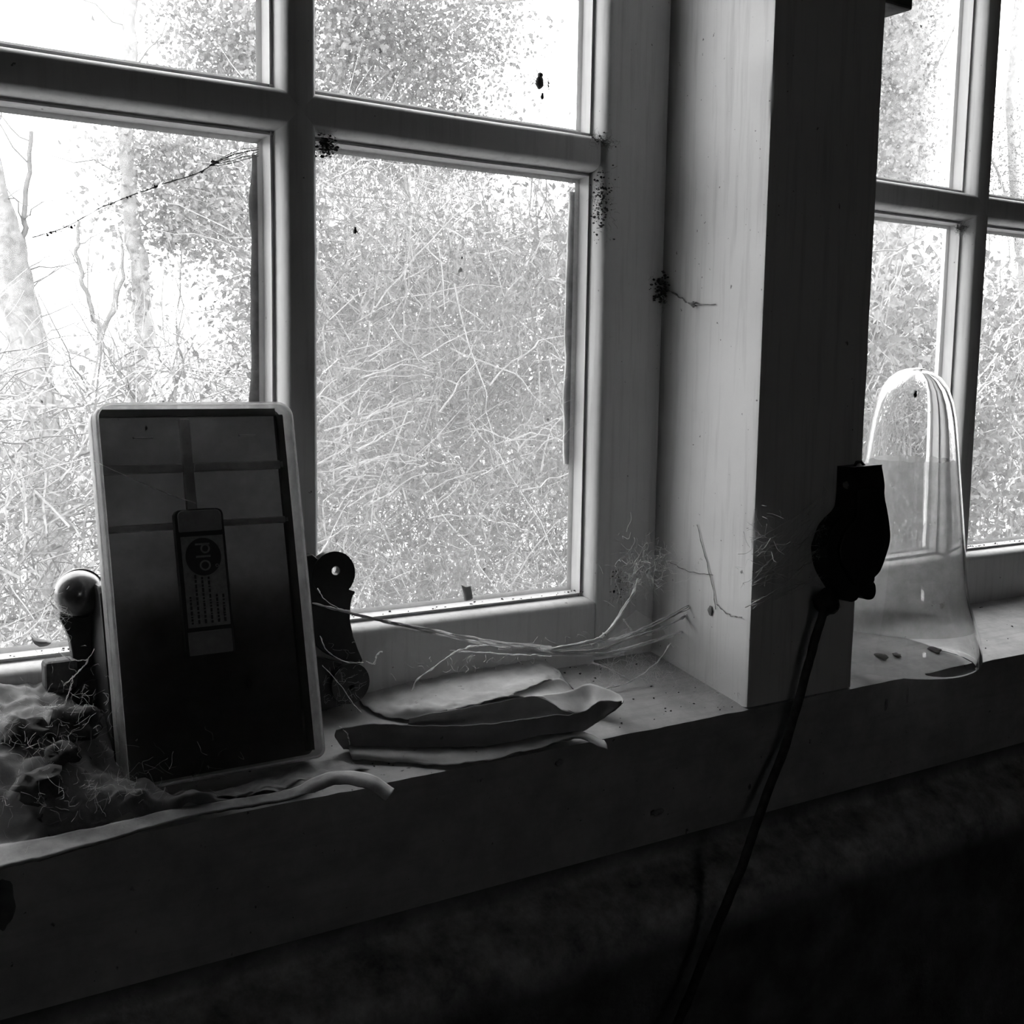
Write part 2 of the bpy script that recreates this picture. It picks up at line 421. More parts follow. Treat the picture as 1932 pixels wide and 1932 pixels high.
def wander(p0, p1, n, amp, seed, up=0):
    p0 = Vector(p0); p1 = Vector(p1); out = []
    L = (p1-p0).length
    for i in range(n+1):
        t = i/n; q = p0.lerp(p1, t)
        d = Vector((noise.noise(Vector((t*3.1, seed, 0))), noise.noise(Vector((t*3.1, seed, 9))), noise.noise(Vector((t*3.1, seed, 17)))))
        q = q + d*amp*L*math.sin(math.pi*min(1, t*1.0))
        q.z += up*L*math.sin(math.pi*t)
        out.append(q)
    return out
def leaf_quad(mb, c, size, rnd, droop=0, wd=(.28,.5)):
    d = Vector((rnd.gauss(0,1), rnd.gauss(0,1), rnd.gauss(0,1)-droop)).normalized(); n = d.orthogonal().normalized()
    n = Matrix.Rotation(rnd.random()*6.28, 3, d) @ n; wv = n*size*rnd.uniform(*wd); b = d.cross(n)*size*.12
    a = Vector(c); e = a + d*size
    mb.add([a, a+d*size*.45+wv+b, e, a+d*size*.45-wv+b], [(0,1,2),(0,2,3)])
def foliage(mb, clumps, n, size, rnd):
    tot = sum(c[4] if len(c) > 4 else c[1]*c[2]*c[3] for c in clumps)
    for c in clumps:
        k = int(n*(c[4] if len(c) > 4 else c[1]*c[2]*c[3])/tot)
        for _ in range(k):
            d = Vector((rnd.gauss(0,.42), rnd.gauss(0,.42), rnd.gauss(0,.42)))
            leaf_quad(mb, c[0]+Vector((d.x*c[1], d.y*c[2], d.z*c[3])), size*rnd.uniform(.6,1.4), rnd, .3)
def px_tube(mb, pts, Y, r0, r1, seed, amp=.02, k=7, sub=8, dY=0):
    P = [pt(x, y, Y+dY*i) for i, (x, y) in enumerate(pts)]
    path = []
    for i in range(len(P)-1):
        for s in range(sub):
            path.append(P[i].lerp(P[i+1], s/sub))
    path.append(P[-1]); n = len(path)
    for i, q in enumerate(path):
        path[i] = q + Vector((noise.noise(Vector((i*.35, seed, 0))), 0, noise.noise(Vector((i*.35, seed, 4)))))*amp
    mb.tube(path, [lerp(r0, r1, i/(n-1)) for i in range(n)], k)
    return path
def side_twigs(mb, path, n, length, r, rnd, up=.4):
    for _ in range(n):
        i = rnd.randrange(len(path)//4, len(path)); p = path[i]
        d = Vector((rnd.gauss(0,1), rnd.gauss(0,.6), rnd.gauss(up,.6))).normalized()
        mb.tube(wander(p, p+d*length*rnd.uniform(.4,1.3), 6, .18, rnd.random()*99), [lerp(r, r*.25, k/6) for k in range(7)], 3, False)

rnd = random.Random(5)
# the two bare trees seen through the left panes
def tree(name, label, base_px, Y, trunk, r0, r1, limbs, seed, foliage_spec=None, ntw=30, leafmat='leafB', leaf=.05, twl=.5):
    b = pt(base_px[0], base_px[1], Y); root = thing(name, (b.x, b.y, -1.3), label, 'tree', 'trees beyond the windows')
    rr = random.Random(seed)
    tb = MB(); path = px_tube(tb, trunk, Y, r0, r1, seed, .03, 9)
    o = tb.build('trunk', M['bark'], root); shade(o, 80)
    bb = MB()
    for (pts, a, c) in limbs:
        lb = MB(); pth = px_tube(lb, pts, Y, a, c, seed+a*100, .03, 5); shade(lb.build('branch', M['twig'], root), 80)
        side_twigs(bb, pth, 5, twl*.6, c*.6, rr)
    side_twigs(bb, path, ntw, twl, .006, rr)
    tag(shade(bb.build('twigs', M['twig'], root), 80), kind='stuff')
    if foliage_spec:
        fm = MB(); foliage(fm, [(pt(x, y, Y+dy), rx, ry, rz) for (x, y, dy, rx, ry, rz) in foliage_spec[0]], foliage_spec[1], leaf, rr)
        tag(fm.build('foliage', M[leafmat], root), kind='stuff')
    return root
tree('bare_tree', 'thick pale leaning tree trunk at the far left edge', (100, 1300), 6.4,
     [(110,1400),(95,1050),(78,820),(52,650),(28,520),(-5,400),(-60,180)], .135, .085,
     [([(40,600),(42,480),(48,400),(60,250)], .022, .012), ([(75,800),(60,720),(20,640)], .02, .01)], 3, None, 26)
tree('bare_tree', 'wavy slim ivied tree left of the upright muntin', (255, 1350), 5.9,
     [(245,1400),(240,1150),(243,900),(262,720),(272,600),(262,500),(248,420),(242,330),(236,240),(244,120),(250,-60)], .066, .032,
     [([(243,880),(190,640),(165,560),(145,480),(148,420)], .020, .008), ([(190,640),(225,560),(235,480),(228,430)], .015, .006),
      ([(262,720),(215,680),(190,640)], .012, .008), ([(300,900),(330,760),(335,600),(345,420)], .010, .004)], 9,
     ([(300,290,0,.40,.4,.21),(400,320,.2,.52,.4,.40),(350,390,0,.50,.4,.36),(440,420,.3,.36,.4,.36),(330,440,0,.2,.3,.14),(470,590,.2,.26,.3,.36),(450,690,.2,.24,.3,.2),(430,60,.2,.50,.4,.6),(480,130,.2,.36,.4,.36),(260,560,0,.09,.2,.5),(250,780,0,.09,.2,.5)], 17000), 22, 'leafB', .032)
tree('leafy_tree', 'leafy boughs of a tree seen through the upper middle pane', (1235, 1300), 8.2,
     [(1245,1300),(1240,700),(1222,300),(1215,100),(1218,-60)], .06, .05,
     [([(1217,60),(1080,-10),(900,5),(760,40),(640,90)], .026, .008), ([(900,5),(830,80),(760,150),(660,180)], .014, .005)], 15,
     ([(640,60,0,0.78,0.70,0.65),(720,110,.3,0.78,0.70,0.52),(680,-20,0,0.91,0.70,0.65),(800,60,0,0.45,0.50,0.78),(640,150,0,0.65,0.60,0.26),(800,150,0,0.52,0.50,0.45),(740,300,.3,1.17,0.60,0.52),(900,60,0,0.52,0.60,0.65),(850,250,0,0.65,0.60,0.52),(600,250,.2,0.65,0.60,0.52)], 22000), 30, 'leafD', .042, .9)
tree('ivy_tree', 'ivy clad trunk beside the dark post in the right window', (1700, 1200), 7.3,
     [(1665,1300),(1690,800),(1700,400),(1705,200),(1712,-80)], .27, .22, [([(1705,200),(1760,130),(1800,60),(1830,-60)], .016, .006)], 21,
     ([(1705,40,0,.44,.4,.85),(1700,150,0,.44,.4,.85),(1695,260,0,.40,.4,.74),(1690,340,0,.37,.4,.55)], 10000), 6, 'leafB', .042, .4)
tree('distant_tree', 'faint distant tree at the right edge of the photo', (1920, 1200), 7.5,
     [(1935,1200),(1935,600),(1915,380),(1905,200),(1925,-60)], .06, .04, [([(1915,420),(1880,320),(1850,250)], .02, .01)], 25,
     ([(1910,300,0,.5,.5,.9),(1900,380,0,.4,.5,.5)], 2500), 14, 'leafC', .03, .7)

# hedges and thickets: arching stems + leaves
def thicket(name, label, region, Yr, nstem, nleaf, leaf, seed, stemmat, leafmat, top, pale=0, nclump=60, lw=.006, amp=.25, wd=(.28,.5), k_=1.0):
    """region: px rectangle the plant covers; it is filled between depths Yr[0] and Yr[1]"""
    rr = random.Random(seed); x0, x1, y0, y1 = region
    c = pt((x0+x1)/2, y1, sum(Yr)/2); root = thing(name, (c.x, c.y, -1.3), label, 'bush', 'thickets outside the windows')
    def ok(x, y): return y > top(x) + rr.gauss(0, 25)
    sm = MB(); pm_ = MB(); cnt = 0
    while cnt < nstem:
        x = rr.uniform(x0, x1); y = rr.uniform(y0, y1)
        if not ok(x, y): continue
        Y = rr.uniform(*Yr); p = pt(x, y, Y); a = rr.gauss(0, .9); L = rr.uniform(.12, .55)*k_
        d = Vector((math.sin(a), rr.gauss(0,.4), abs(math.cos(a))*rr.choice((1,1,1,-.6)))).normalized()
        q = p + d*L; mid = (pm_ if rr.random() < pale else sm)
        r = lw*rr.uniform(.35, 1)
        mid.tube(wander(p, q, 7, amp*.5, rr.random()*99, rr.uniform(-.05,.14)), [lerp(r, r*.3, k/7) for k in range(8)], 3, False)
        cnt += 1
    tag(sm.build('stems', M[stemmat], root), kind='stuff')
    if pm_.v: tag(pm_.build('pale_stems', M['straw'], root), kind='stuff')
    fm = MB(); cnt = 0; tries = 0
    clumps = []
    while len(clumps) < nclump and tries < 9000:
        tries += 1; x = rr.uniform(x0, x1); y = rr.uniform(y0, y1)
        if ok(x, y): clumps.append(pt(x, y, rr.uniform(*Yr)))
    per = nleaf//max(1, len(clumps))
    for q in clumps:
        s = rr.uniform(.10, .22)*k_
        for _ in range(per):
            leaf_quad(fm, q+Vector((rr.gauss(0,s), rr.gauss(0,s), rr.gauss(0,s*.7))), leaf*rr.uniform(.5,1.5), rr, .2, wd)
    tag(fm.build('leaves', M[leafmat], root), kind='stuff')
    return root
thicket('dense_hedge', 'dense dull hedge filling the lower middle pane', (540, 1400, 300, 1560), (2.2, 3.3), 6600, 52000, .024, 31, 'twig', 'leafA',
        lambda x: 350 + 60*math.sin(x*.02) + (60 if x > 820 else 0), .5, 230, .0034, wd=(.12,.35))
thicket('bramble_thicket', 'pale tangled brambles filling the lower left panes', (-260, 600, 620, 1450), (3.9, 5.0), 2500, 5600, .030, 37, 'twig', 'leafB',
        lambda x: 720 + 60*math.sin(x*.017) - (40 if x > 330 else 0) , .75, 80, .007, k_=1.4)
thicket('leafy_bush', 'bright leafy bush behind the glass bell', (1500, 2160, 430, 1330), (3.9, 5.0), 2100, 30000, .050, 41, 'twig', 'leafC',
        lambda x: 540 + 50*math.sin(x*.03), .5, 120, .008, k_=1.7)
thicket('distant_hedge', 'grey leafy bank far behind the middle and right panes', (540, 2080, 380, 830), (12.0, 14.0), 900, 34000, .095, 53, 'twig', 'leafB',
        lambda x: (430 + 55*math.sin(x*.023) + 40*math.sin(x*.051)) if x < 1400 else 560 + 40*math.sin(x*.03), .3, 260, .015, k_=3.2)
# long pale canes arching across the hedge behind the middle pane
cr_ = random.Random(63); hb = pt(640, 1000, 2.05)
canes = thing('bramble_canes', (hb.x, hb.y, -1.3), 'long pale bramble canes arching at the left of the middle pane', 'canes', 'thickets outside the windows')
for i in range(46):
    x = cr_.uniform(585, 700) if i < 32 else cr_.uniform(700, 1000); y = cr_.uniform(660, 980); dx = cr_.uniform(60, 190); dy = -cr_.uniform(-30, 110)
    p = pt(x, y, 2.08+cr_.uniform(-.06,.06)); q = pt(x+dx, y+dy, 2.08+cr_.uniform(-.06,.06)); r0 = cr_.uniform(.0012, .0034)
    cm0 = MB(); cm0.tube(wander(p, q, 9, .12, cr_.random()*99, cr_.uniform(.0,.12)), [lerp(r0, r0*.35, k/9) for k in range(10)], 4, False)
    cm0.build('cane', M['straw'], canes)

# ------------------------------------------------------------------ helpers for small things
def cr(P, t):                                   # Catmull-Rom through a list of vectors, t in 0..1
    n = len(P)-1; x = min(max(t, 0), 1)*n; i = min(int(x), n-1); u = x-i
    p1, p2 = P[i], P[i+1]; p0 = P[i-1] if i > 0 else p1*2-p2; p3 = P[i+2] if i+2 <= n else p2*2-p1
    return (p1*2 + (p2-p0)*u + (p0*2-p1*5+p2*4-p3)*u*u + (p1*3-p0-p2*3+p3)*u*u*u)*.5
def surf(rows, nu=60, nv=20, wr=0.0, fr=60, seed=0, ragged=0.0):
    ctrl = [[sp(*q) if not isinstance(q, Vector) else q for q in r] for r in rows]
    out = []
    for a in range(nv+1):
        line = []
        for b in range(nu+1):
            col = [cr(r, b/nu) for r in ctrl]
            p = cr(col, a/nv)
            if wr: p = p + Vector((0, 0, noise.noise(p*fr+Vector((seed, 0, 0)))*wr + noise.noise(p*fr*2.7+Vector((0, seed, 0)))*wr*.5))
            if ragged and a in (0, nv): p = p + Vector((0, 1, .2))*noise.noise(p*170)*ragged
            line.append(p)
        out.append(line)
    return MB().grid(out)
def thread(mb, P, r, seed=0, amp=.0012, n=40, lumps=.6, k=4):
    path = []; rad = []
    for i in range(n+1):
        t = i/n; p = cr(P, t)
        d = Vector((noise.noise(Vector((t*n*.3, seed, 0))), noise.noise(Vector((t*n*.3, seed, 5))), noise.noise(Vector((t*n*.3, seed, 11)))))
        path.append(p+d*amp); rad.append(max(r*.25, r*(1+lumps*2*noise.noise(Vector((t*n*.45, seed, 21))))))
    mb.tube(path, rad, k, False)
def fuzz(mb, c, spread, n, length, r, rr):      # a tangle of short curled threads
    for _ in range(n):
        p = c+Vector((rr.gauss(0, spread[0]), rr.gauss(0, spread[1]), rr.gauss(0, spread[2])))
        P = [p]
        d = Vector((rr.gauss(0,1), rr.gauss(0,1), rr.gauss(0,1))).normalized()
        for _k in range(3):
            d = (d+Vector((rr.gauss(0,.6), rr.gauss(0,.6), rr.gauss(0,.6)))).normalized(); P.append(P[-1]+d*length*rr.uniform(.2,.5))
        thread(mb, P, r*rr.uniform(.5,1.2), rr.random()*90, .0002, 8, .4, 3)
def crumbs(mb, pts, rr, lo, hi):
    for p in pts:
        s_ = rr.uniform(lo, hi); mb.blob(p+Vector((0,0,s_*.3)), s_, s_*rr.uniform(.5,1.2), s_*rr.uniform(.4,.8), rr.random()*50, .35, 5, 3)

# ------------------------------------------------------------------ plastic case leaning against the bracket
M['shell'] = sheet('clear_plastic_edge', .60, .55, .45, rough=.3, scale=90, bmp=0, gloss=.3)
M['back']  = sheet('dull_translucent_plastic', .185, .72, 0, rough=.5, scale=14, bmp=0)
M['rib']   = sheet('moulded_rib', .74, .72, 0, rough=.5, bmp=0)
M['frame'] = plain('dark_inner_frame', .035, .6, .2, 40, bmp=0)
M['clip']  = plain('plastic_clip', .30, .5, .2, 120, bmp=.1)
M['clipdark'] = plain('clip_edge', .05, .6, .2, 60, bmp=0)
M['sticker'] = plain('paper_sticker', .36, .7, .25, 300, bmp=0)
M['print'] = plain('dark_print', .07, .7, .1, 60, bmp=0)
def cover_mat():
    mt, nt, b = new_mat('clear_front_cover'); out = nt.nodes['Material Output']
    tr = nt.nodes.new('ShaderNodeBsdfTransparent'); tr.inputs[0].default_value = g(.86)
    b.inputs['Base Color'].default_value = g(.25); b.inputs['Roughness'].default_value = .3
    n = noise_node(nt, 150, 4, .7); sk = noise_node(nt, 110, 2, .5, (1,1,.45), off=(2,7,1))
    f = ramp(nt, n.outputs[0], [(.35, .05), (.75, .13)]); f2 = ramp(nt, sk.outputs[0], [(.735, 0), (.75, 1)])
    nt.links.new(mix(nt, f2.outputs[0], g(.3), g(.02)), b.inputs['Base Color'])
    mx = nt.nodes.new('ShaderNodeMath'); mx.operation = 'MAXIMUM'; nt.links.new(f.outputs[0], mx.inputs[0]); nt.links.new(f2.outputs[0], mx.inputs[1])
    ms = nt.nodes.new('ShaderNodeMixShader'); nt.links.new(mx.outputs[0], ms.inputs[0])
    nt.links.new(tr.outputs[0], ms.inputs[1]); nt.links.new(b.outputs[0], ms.inputs[2]); nt.links.new(ms.outputs[0], out.inputs[0])
    return mt
M['cover'] = cover_mat()
cb = sp(617, 1428, .0095); ctop = atx(552, 757, cb.x)
CH = (ctop-cb).length; LEAN = math.atan2(ctop.y-cb.y, ctop.z-cb.z)
cxl = pt(178, 757, ctop.y).x; CW = cb.x-cxl; CT = .020
case = thing('plastic_case', ((cb.x+cxl)/2, cb.y, cb.z), 'tall translucent plastic case leaning upright on the sill', 'case', rot=(-LEAN, 0, 0))
CASEM = Matrix.Translation(case.location) @ Matrix.Rotation(-LEAN, 4, 'X'); CASEI = CASEM.inverted()
def cl(px, py):                                 # pixel -> local point on the front face of the case
    o = CASEI @ CAM; d = CASEI.to_3x3() @ ray(px, py); t = -o.y/d.y; return o + d*t
def rrect(w_, h, rt, rb, inset, n=6):           # rounded rectangle ring in x,z (front view)
    out = []
    for (cx, cz, r, a0) in ((w_/2-rt, h-rt, rt, 0), (-w_/2+rt, h-rt, rt, 90), (-w_/2+rb, rb, rb, 180), (w_/2-rb, rb, rb, 270)):
        for i in range(n+1):
            a = math.radians(a0+90*i/n); out.append((cx+(r-inset)*math.cos(a), cz+(r-inset)*math.sin(a)))
    return out
def loft(levels, w_, h, rt, rb, cap_front=False, cap_back=False):
    mb = MB(); rings = []
    for (y, ins) in levels:
        rings.append([(x, y, z) for x, z in rrect(w_, h, rt, rb, ins)])
    mb.grid([r+[r[0]] for r in rings])
    return mb
shade(loft([(.0016, .0020), (.0005, .0018), (0, .0012), (.0005, .0004), (.0018, 0), (.010, 0), (.0104, -.0006), (.0110, -.0006), (.0114, 0), (CT, 0), (CT, .0012), (.004, .0012), (.0016, .0020)], CW, CH, .010, .006).build('shell', M['shell'], case, local=True), 50)
ring = rrect(CW, CH, .010, .006, .0016)
MB().extrude([(x, .0006, z) for x, z in ring], (0, .0012, 0)).build('front_cover', M['cover'], case, local=True)
ring = rrect(CW, CH, .010, .006, .0013)
MB().extrude([(x, CT-.0022, z) for x, z in ring], (0, .0014, 0)).build('back_panel', M['back'], case, local=True)
fv = lambda py: cl(380, py).z
mid = cl(362, 800).x*.5 + cl(380, 950).x*.5
yb0, yb1 = CT-.0062, CT-.0024
for (x0, x1, z0, z1) in ((mid-.0036, mid+.0028, fv(1000), CH-.008), (-CW/2+.004, mid-.0036, fv(882)-.0005, fv(867)), (mid+.0028, CW/2-.004, fv(882)-.0005, fv(867)),
                         (-CW/2+.004, mid-.0036, fv(992), fv(979)), (mid+.0028, CW/2-.004, fv(992), fv(979))):
    bevel(MB().box(x0, x1, yb0, yb1, z0, z1).build('rib', M['rib'], case, local=True), .0008)
for (x0, x1, z0, z1) in ((-CW/2+.0018, -CW/2+.0048, .004, CH-.006), (CW/2-.0068, CW/2-.0018, .004, CH-.006), (-CW/2+.0048, CW/2-.0068, CH-.0065, CH-.002)):
    MB().box(x0, x1, yb0, yb1, z0, z1).build('inner_frame', M['frame'], case, local=True)
for (xa, xb, y_) in ((255, 292, 824), (455, 486, 819)):
    a = cl(xa, y_); b_ = cl(xb, y_); MB().box(a.x, b_.x, .0035, .0050, a.z-.0006, a.z+.0004).build('moulded_tab', M['shell'], case, local=True)
# clip with the printed sticker
c0 = cl(334, 966); c1 = cl(432, 1236); c2 = cl(418, 966); c3 = cl(350, 1236)
cx_ = (cl(376, 966).x + cl(391, 1236).x)/2; hw = .0148; cz0 = cl(390, 1236).z; cz1 = cl(376, 961).z
def rbar(x0, x1, z0, z1, r, y0, y1):
    ring = []
    for (cx, cz, a0) in ((x1-r, z1-r, 0), (x0+r, z1-r, 90), (x0+.0008, z0+.0008, 180), (x1-.0008, z0+.0008, 270)):
        rr_ = r if a0 in (0, 90) else .0008
        for i in range(5):
            a = math.radians(a0+90*i/4); ring.append((cx+rr_*math.cos(a), y0, cz+rr_*math.sin(a)))
    return MB().extrude(list(reversed(ring)), (0, y1-y0, 0))
clip = rbar(cx_-hw, cx_+hw, cz0, cz1, .004, -.0034, .0012).build('clip', M['clipdark'], case, local=True); clip['label'] = 'narrow upright clip with a paper sticker'
bevel(rbar(cx_-hw+.0016, cx_+hw-.0016, cl(380, 1003).z, cz1-.0008, .0032, -.0046, -.0034).build('clip_head', M['clip'], clip, local=True), .0004)
bevel(MB().box(cx_-hw+.0016, cx_+hw-.0016, -.0046, -.0034, cz0+.0006, cl(390, 1190).z).build('clip_tail', M['clip'], clip, local=True), .0004)
sz0, sz1 = cl(390, 1182).z, cl(380, 1012).z
MB().box(cx_-hw+.0024, cx_+hw-.0016, -.0040, -.0034, sz0, sz1).build('sticker', M['sticker'], clip, local=True)
lc = (cx_+.0002, sz1-.0125); lr = .0108; yl = -.00425
MB().extrude([(lc[0]+lr*math.cos(a*math.pi/18), yl, lc[1]+lr*1.05*math.sin(a*math.pi/18)) for a in range(36)][::-1], (0, .0003, 0)).build('printed_disc', M['print'], clip, local=True)
def ringmesh(cx, cz, ro, ri, y, th, sx=1):
    mb = MB(); n = 20; rows = []
    for (r, yy) in ((ro, y), (ri, y), (ri, y+th), (ro, y+th), (ro, y)):
        rows.append([(cx+r*sx*math.cos(2*math.pi*i/n), yy, cz+r*math.sin(2*math.pi*i/n)) for i in range(n+1)])
    return mb.grid(rows)
# sideways lettering, read from bottom to top: O l d
yt = -.00455
ringmesh(lc[0]+.0006, lc[1]-.0052, .0032, .0022, yt, .0003, 1.05).build('letter', M['sticker'], clip, local=True)
MB().box(lc[0]-.0045, lc[0]+.0042, yt, yt+.0003, lc[1]-.0004, lc[1]+.0008).build('letter', M['sticker'], clip, local=True)
ld = ringmesh(lc[0]+.0014, lc[1]+.0048, .0029, .0019, yt, .0003, 1.0); ld.box(lc[0]-.0045, lc[0]+.0042, yt, yt+.0003, lc[1]+.0070, lc[1]+.0081); ld.build('letter', M['sticker'], clip, local=True)
ringmesh(lc[0]+.0078, lc[1]-.0058, .0010, .0006, yt, .0003).build('printed_mark', M['sticker'], clip, local=True)
pr = random.Random(4)
for i in range(6):                              # columns of small illegible print
    x = cx_-hw+.0050+i*.0040; z = sz0+.002
    top_ = sz0 + ((sz1-sz0)*.56 if i in (1, 2, 3) else (sz1-sz0)*.34)
    mb = MB()
    while z < top_:
        L = pr.uniform(.0008, .0026); mb.box(x-.0006, x+.0006, -.0042, -.0040, z, z+L); z += L+pr.uniform(.0004, .0010)
    tag(mb.build('fine_print', M['print'], clip, local=True), kind='stuff')

# ------------------------------------------------------------------ black iron bracket behind the case
YI = -.034
ib = pt(640, 1330, YI)
iron = thing('iron_bracket', (pt(400, 1250, YI).x, YI, sillz(YI)), 'black iron bracket with a holed lug and shiny dome behind the case', 'bracket')
outl = [(120,1128),(150,1092),(300,1078),(470,1066),(575,1050),(590,1046),(604,1058),(648,1116),(657,1111),(671,1116),(665,1128),(662,1142),(661,1170),(667,1200),(676,1225),(685,1246),(680,1254),(650,1249),(618,1235),(590,1212),(540,1200),
        (260,1215),(215,1240),(196,1275),(139,1274),(137,1236),(132,1206),(122,1184),(112,1167),(114,1152)]
bevel(MB().extrude([pt(x, y, YI) for x, y in outl], (0, .008, 0)).build('plate', M['iron'], iron), .0008)
def lug(px, py, rpx, hpx, hole_px, Y, th, name, mat):
    c = pt(px, py, Y); r = (pt(px+rpx, py, Y)-c).length; h = pt(*hole_px, Y); hr = (pt(hole_px[0]+hpx, hole_px[1], Y)-h).length
    n = 32; rows = []
    for (ro, yy) in ((1, Y), (0, Y), (0, Y+th), (1, Y+th), (1, Y)):
        rows.append([((c.x+r*math.cos(2*math.pi*i/n)) if ro else (h.x+hr*math.cos(2*math.pi*i/n)), yy, (c.z+r*math.sin(2*math.pi*i/n)) if ro else (h.z+hr*math.sin(2*math.pi*i/n))) for i in range(n+1)])
    return bevel(shade(MB().grid(rows).build(name, mat, iron), 40), .0006)
lug(630, 1084, 40, 7.5, (634, 1077), YI-.001, .007, 'lug', M['iron'])
l2 = lug(662, 1290, 35, 5, (665, 1298), YI-.010, .008, 'foot_lug', M['iron'])
lug(176, 1322, 40, 5, (180, 1325), YI-.008, .008, 'foot_lug', M['iron'])
bevel(MB().extrude([pt(x, y, YI-.006) for x, y in ((600,1240),(662,1256),(690,1275),(664,1325),(600,1345),(560,1345),(560,1240))], (0, .008, 0)).build('foot', M['iron'], iron), .0008)
bevel(MB().extrude([pt(x, y, YI-.006) for x, y in ((150,1262),(215,1262),(260,1380),(160,1380),(140,1330))], (0, .008, 0)).build('foot', M['iron'], iron), .0008)
dc = pt(149, 1121, YI); dr = (pt(149+47, 1121, YI)-dc).length
prof = [(math.sin(a*math.pi/40), math.cos(a*math.pi/40)) for a in range(0, 21)]
mb = MB(); rows = []
for (rr_, hh) in prof: rows.append([(dc.x+dr*rr_*math.cos(2*math.pi*i/40), YI-dr*.92*hh, dc.z+dr*rr_*math.sin(2*math.pi*i/40)) for i in range(41)])
shade(mb.grid(rows).build('dome', M['dome'], iron), 80)
mb = MB(); rows = []
for (rr_, yy) in ((.2, YI+.004), (1.0, YI+.004), (1.0, YI+.0006), (.8, YI+.0006)): rows.append([(dc.x+.0008+dr*rr_*math.cos(2*math.pi*i/40), yy, dc.z+.0006+dr*rr_*math.sin(2*math.pi*i/40)) for i in range(41)])
shade(mb.grid(rows).build('dome_rim', M['iron'], iron), 40)

# hidden wedge added behind the case to block light from its lower half
def yback(z): return cb.y + (z-cb.z)*math.tan(LEAN) + CT*1.02 + .0085
zt = pt(400, 1082, -.045).z; zb_ = sillz(-.045)+.001; xa = pt(150, 1100, YI).x+.006; xb2 = cb.x-.012
bm_ = MB(); sec = [(yback(zt)+.004, zt), (yback(zt)-.000, zt-.004), (yback(zb_+.004), zb_+.004), (-.0262, zb_+.001), (-.0262, zt)]
bm_.extrude([(xa, y, z) for y, z in sec], (xb2-xa, 0, 0)); bevel(bm_.build('body', M['iron'], iron), .002)

# ------------------------------------------------------------------ glass bell on the sill of the right window
def clear_glass():
    mt, nt, b = new_mat('bell_glass'); b.inputs['Base Color'].default_value = g(.97); b.inputs['Roughness'].default_value = .0
    b.inputs['Transmission Weight'].default_value = 1; b.inputs['IOR'].default_value = 1.45; return mt
M['bell'] = clear_glass()
M['belldust'] = sheet('dust_film_in_bell', .6, .55, .58, scale=60, bmp=0)
jb = sp(1697, 1249); jb.z += .0015
bell = thing('glass_bell', jb, 'clear glass bell with a domed top standing by the right window', 'glass bell')
outer = [(.0640,0), (.0668,.0022), (.0680,.006), (.0676,.013), (.0660,.022), (.0628,.033), (.0590,.044), (.0550,.056), (.0522,.070), (.0498,.090), (.0472,.115), (.0440,.142), (.0405,.170), (.0375,.195), (.0350,.213), (.0320,.227), (.0275,.239), (.0215,.2475), (.0140,.2530), (.0065,.2555), (.0004,.2562)]
inner = []
for i, (r_, z) in enumerate(outer):
    th = .0024
    inner.append((max(.0004, r_-th), z if z < .2 else z - (z-.2)/.056*.0024))
inner[-1] = (.0004, .2538); inner[0] = (.0625, 0)
shade(MB().lathe(outer + list(reversed(inner)) + [outer[0]], 64, jb).build('bell_glass', M['bell'], bell, smooth=True), 80)
film = [(r_-.0006, z) for r_, z in inner if .030 < z < .182] ; film.append((.0362, .178))
fl = MB(); rows = []
for (r_, z) in sorted(film, key=lambda q: q[1]):
    rows.append([(jb.x+r_*math.cos(2*math.pi*i/64), jb.y+r_*math.sin(2*math.pi*i/64), jb.z+z+(.002*noise.noise(Vector((i*.4, 0, 0))) if z > .17 else 0)) for i in range(65)])
shade(fl.grid(rows).build('dust_film', M['belldust'], bell), 80)

# ------------------------------------------------------------------ black hanger on the post and its cord
YP = YF-.016
plug_px = [(1609,882),(1661,877),(1664,881),(1669,913),(1669,935),(1675,968),(1679,997),(1679,1022),(1671,1051),(1661,1077),(1648,1093),(1652,1105),(1652,1120),(1646,1130),(1634,1131),(1623,1124),(1615,1133),(1601,1134),(1583,1109),(1565,1076),(1559,1040),(1563,1022),(1572,997),(1583,982),(1599,966),(1606,946)]
pb = pt(1610, 1134, YP)
plug = thing('rubber_plug', (pb.x, YF, pb.z), 'black rubber plug body fixed against the dark post', 'plug')
P = [pt(x, y, YP) for x, y in plug_px]
bevel(MB().extrude([cr(P+[P[0]], i/110) for i in range(110)], (0, .0155, 0)).build('body', M['rubber'], plug), .0012)
c = sum(P, Vector())/len(P)
bevel(MB().extrude([c+(q-c)*.72+Vector((0,-.003,0)) for q in P], (0, .004, 0)).build('cover_plate', M['rubber'], plug), .001)
mb = MB(); mb.tube([pt(1612, 880, YP+.006), pt(1616, 872, YP+.006), pt(1624, 870, YP+.006), pt(1630, 878, YP+.006)], .0012, 6)
shade(mb.build('wire_loop', M['cord'], plug))
mb = MB(); mb.blob(pt(1560, 1136, YP+.004), .011, .009, .011, 3, .15, 14, 10); shade(mb.build('cord_gland', M['rubber'], plug), 80)
for i, (x, y) in enumerate(((1596,915),(1580,965))):
    mb = MB(); mb.blob(atx(x, y, P[0].x-.001), .0006, .003, .003, i, .2, 10, 6); shade(mb.build('rivet', M['clip'], plug))
CP = [(1556,1142,-.150),(1536,1215,-.148),(1512,1300,-.1465),(1484,1400,-.147),(1450,1490,-.151),(1418,1580,-.160),(1398,1640,-.169),(1370,1705,-.172),(1338,1785,-.171),(1300,1880,-.171),(1262,1975,-.172),(1215,2100,-.18)]
CPv = [pt(x, y, Y) for x, y, Y in CP]
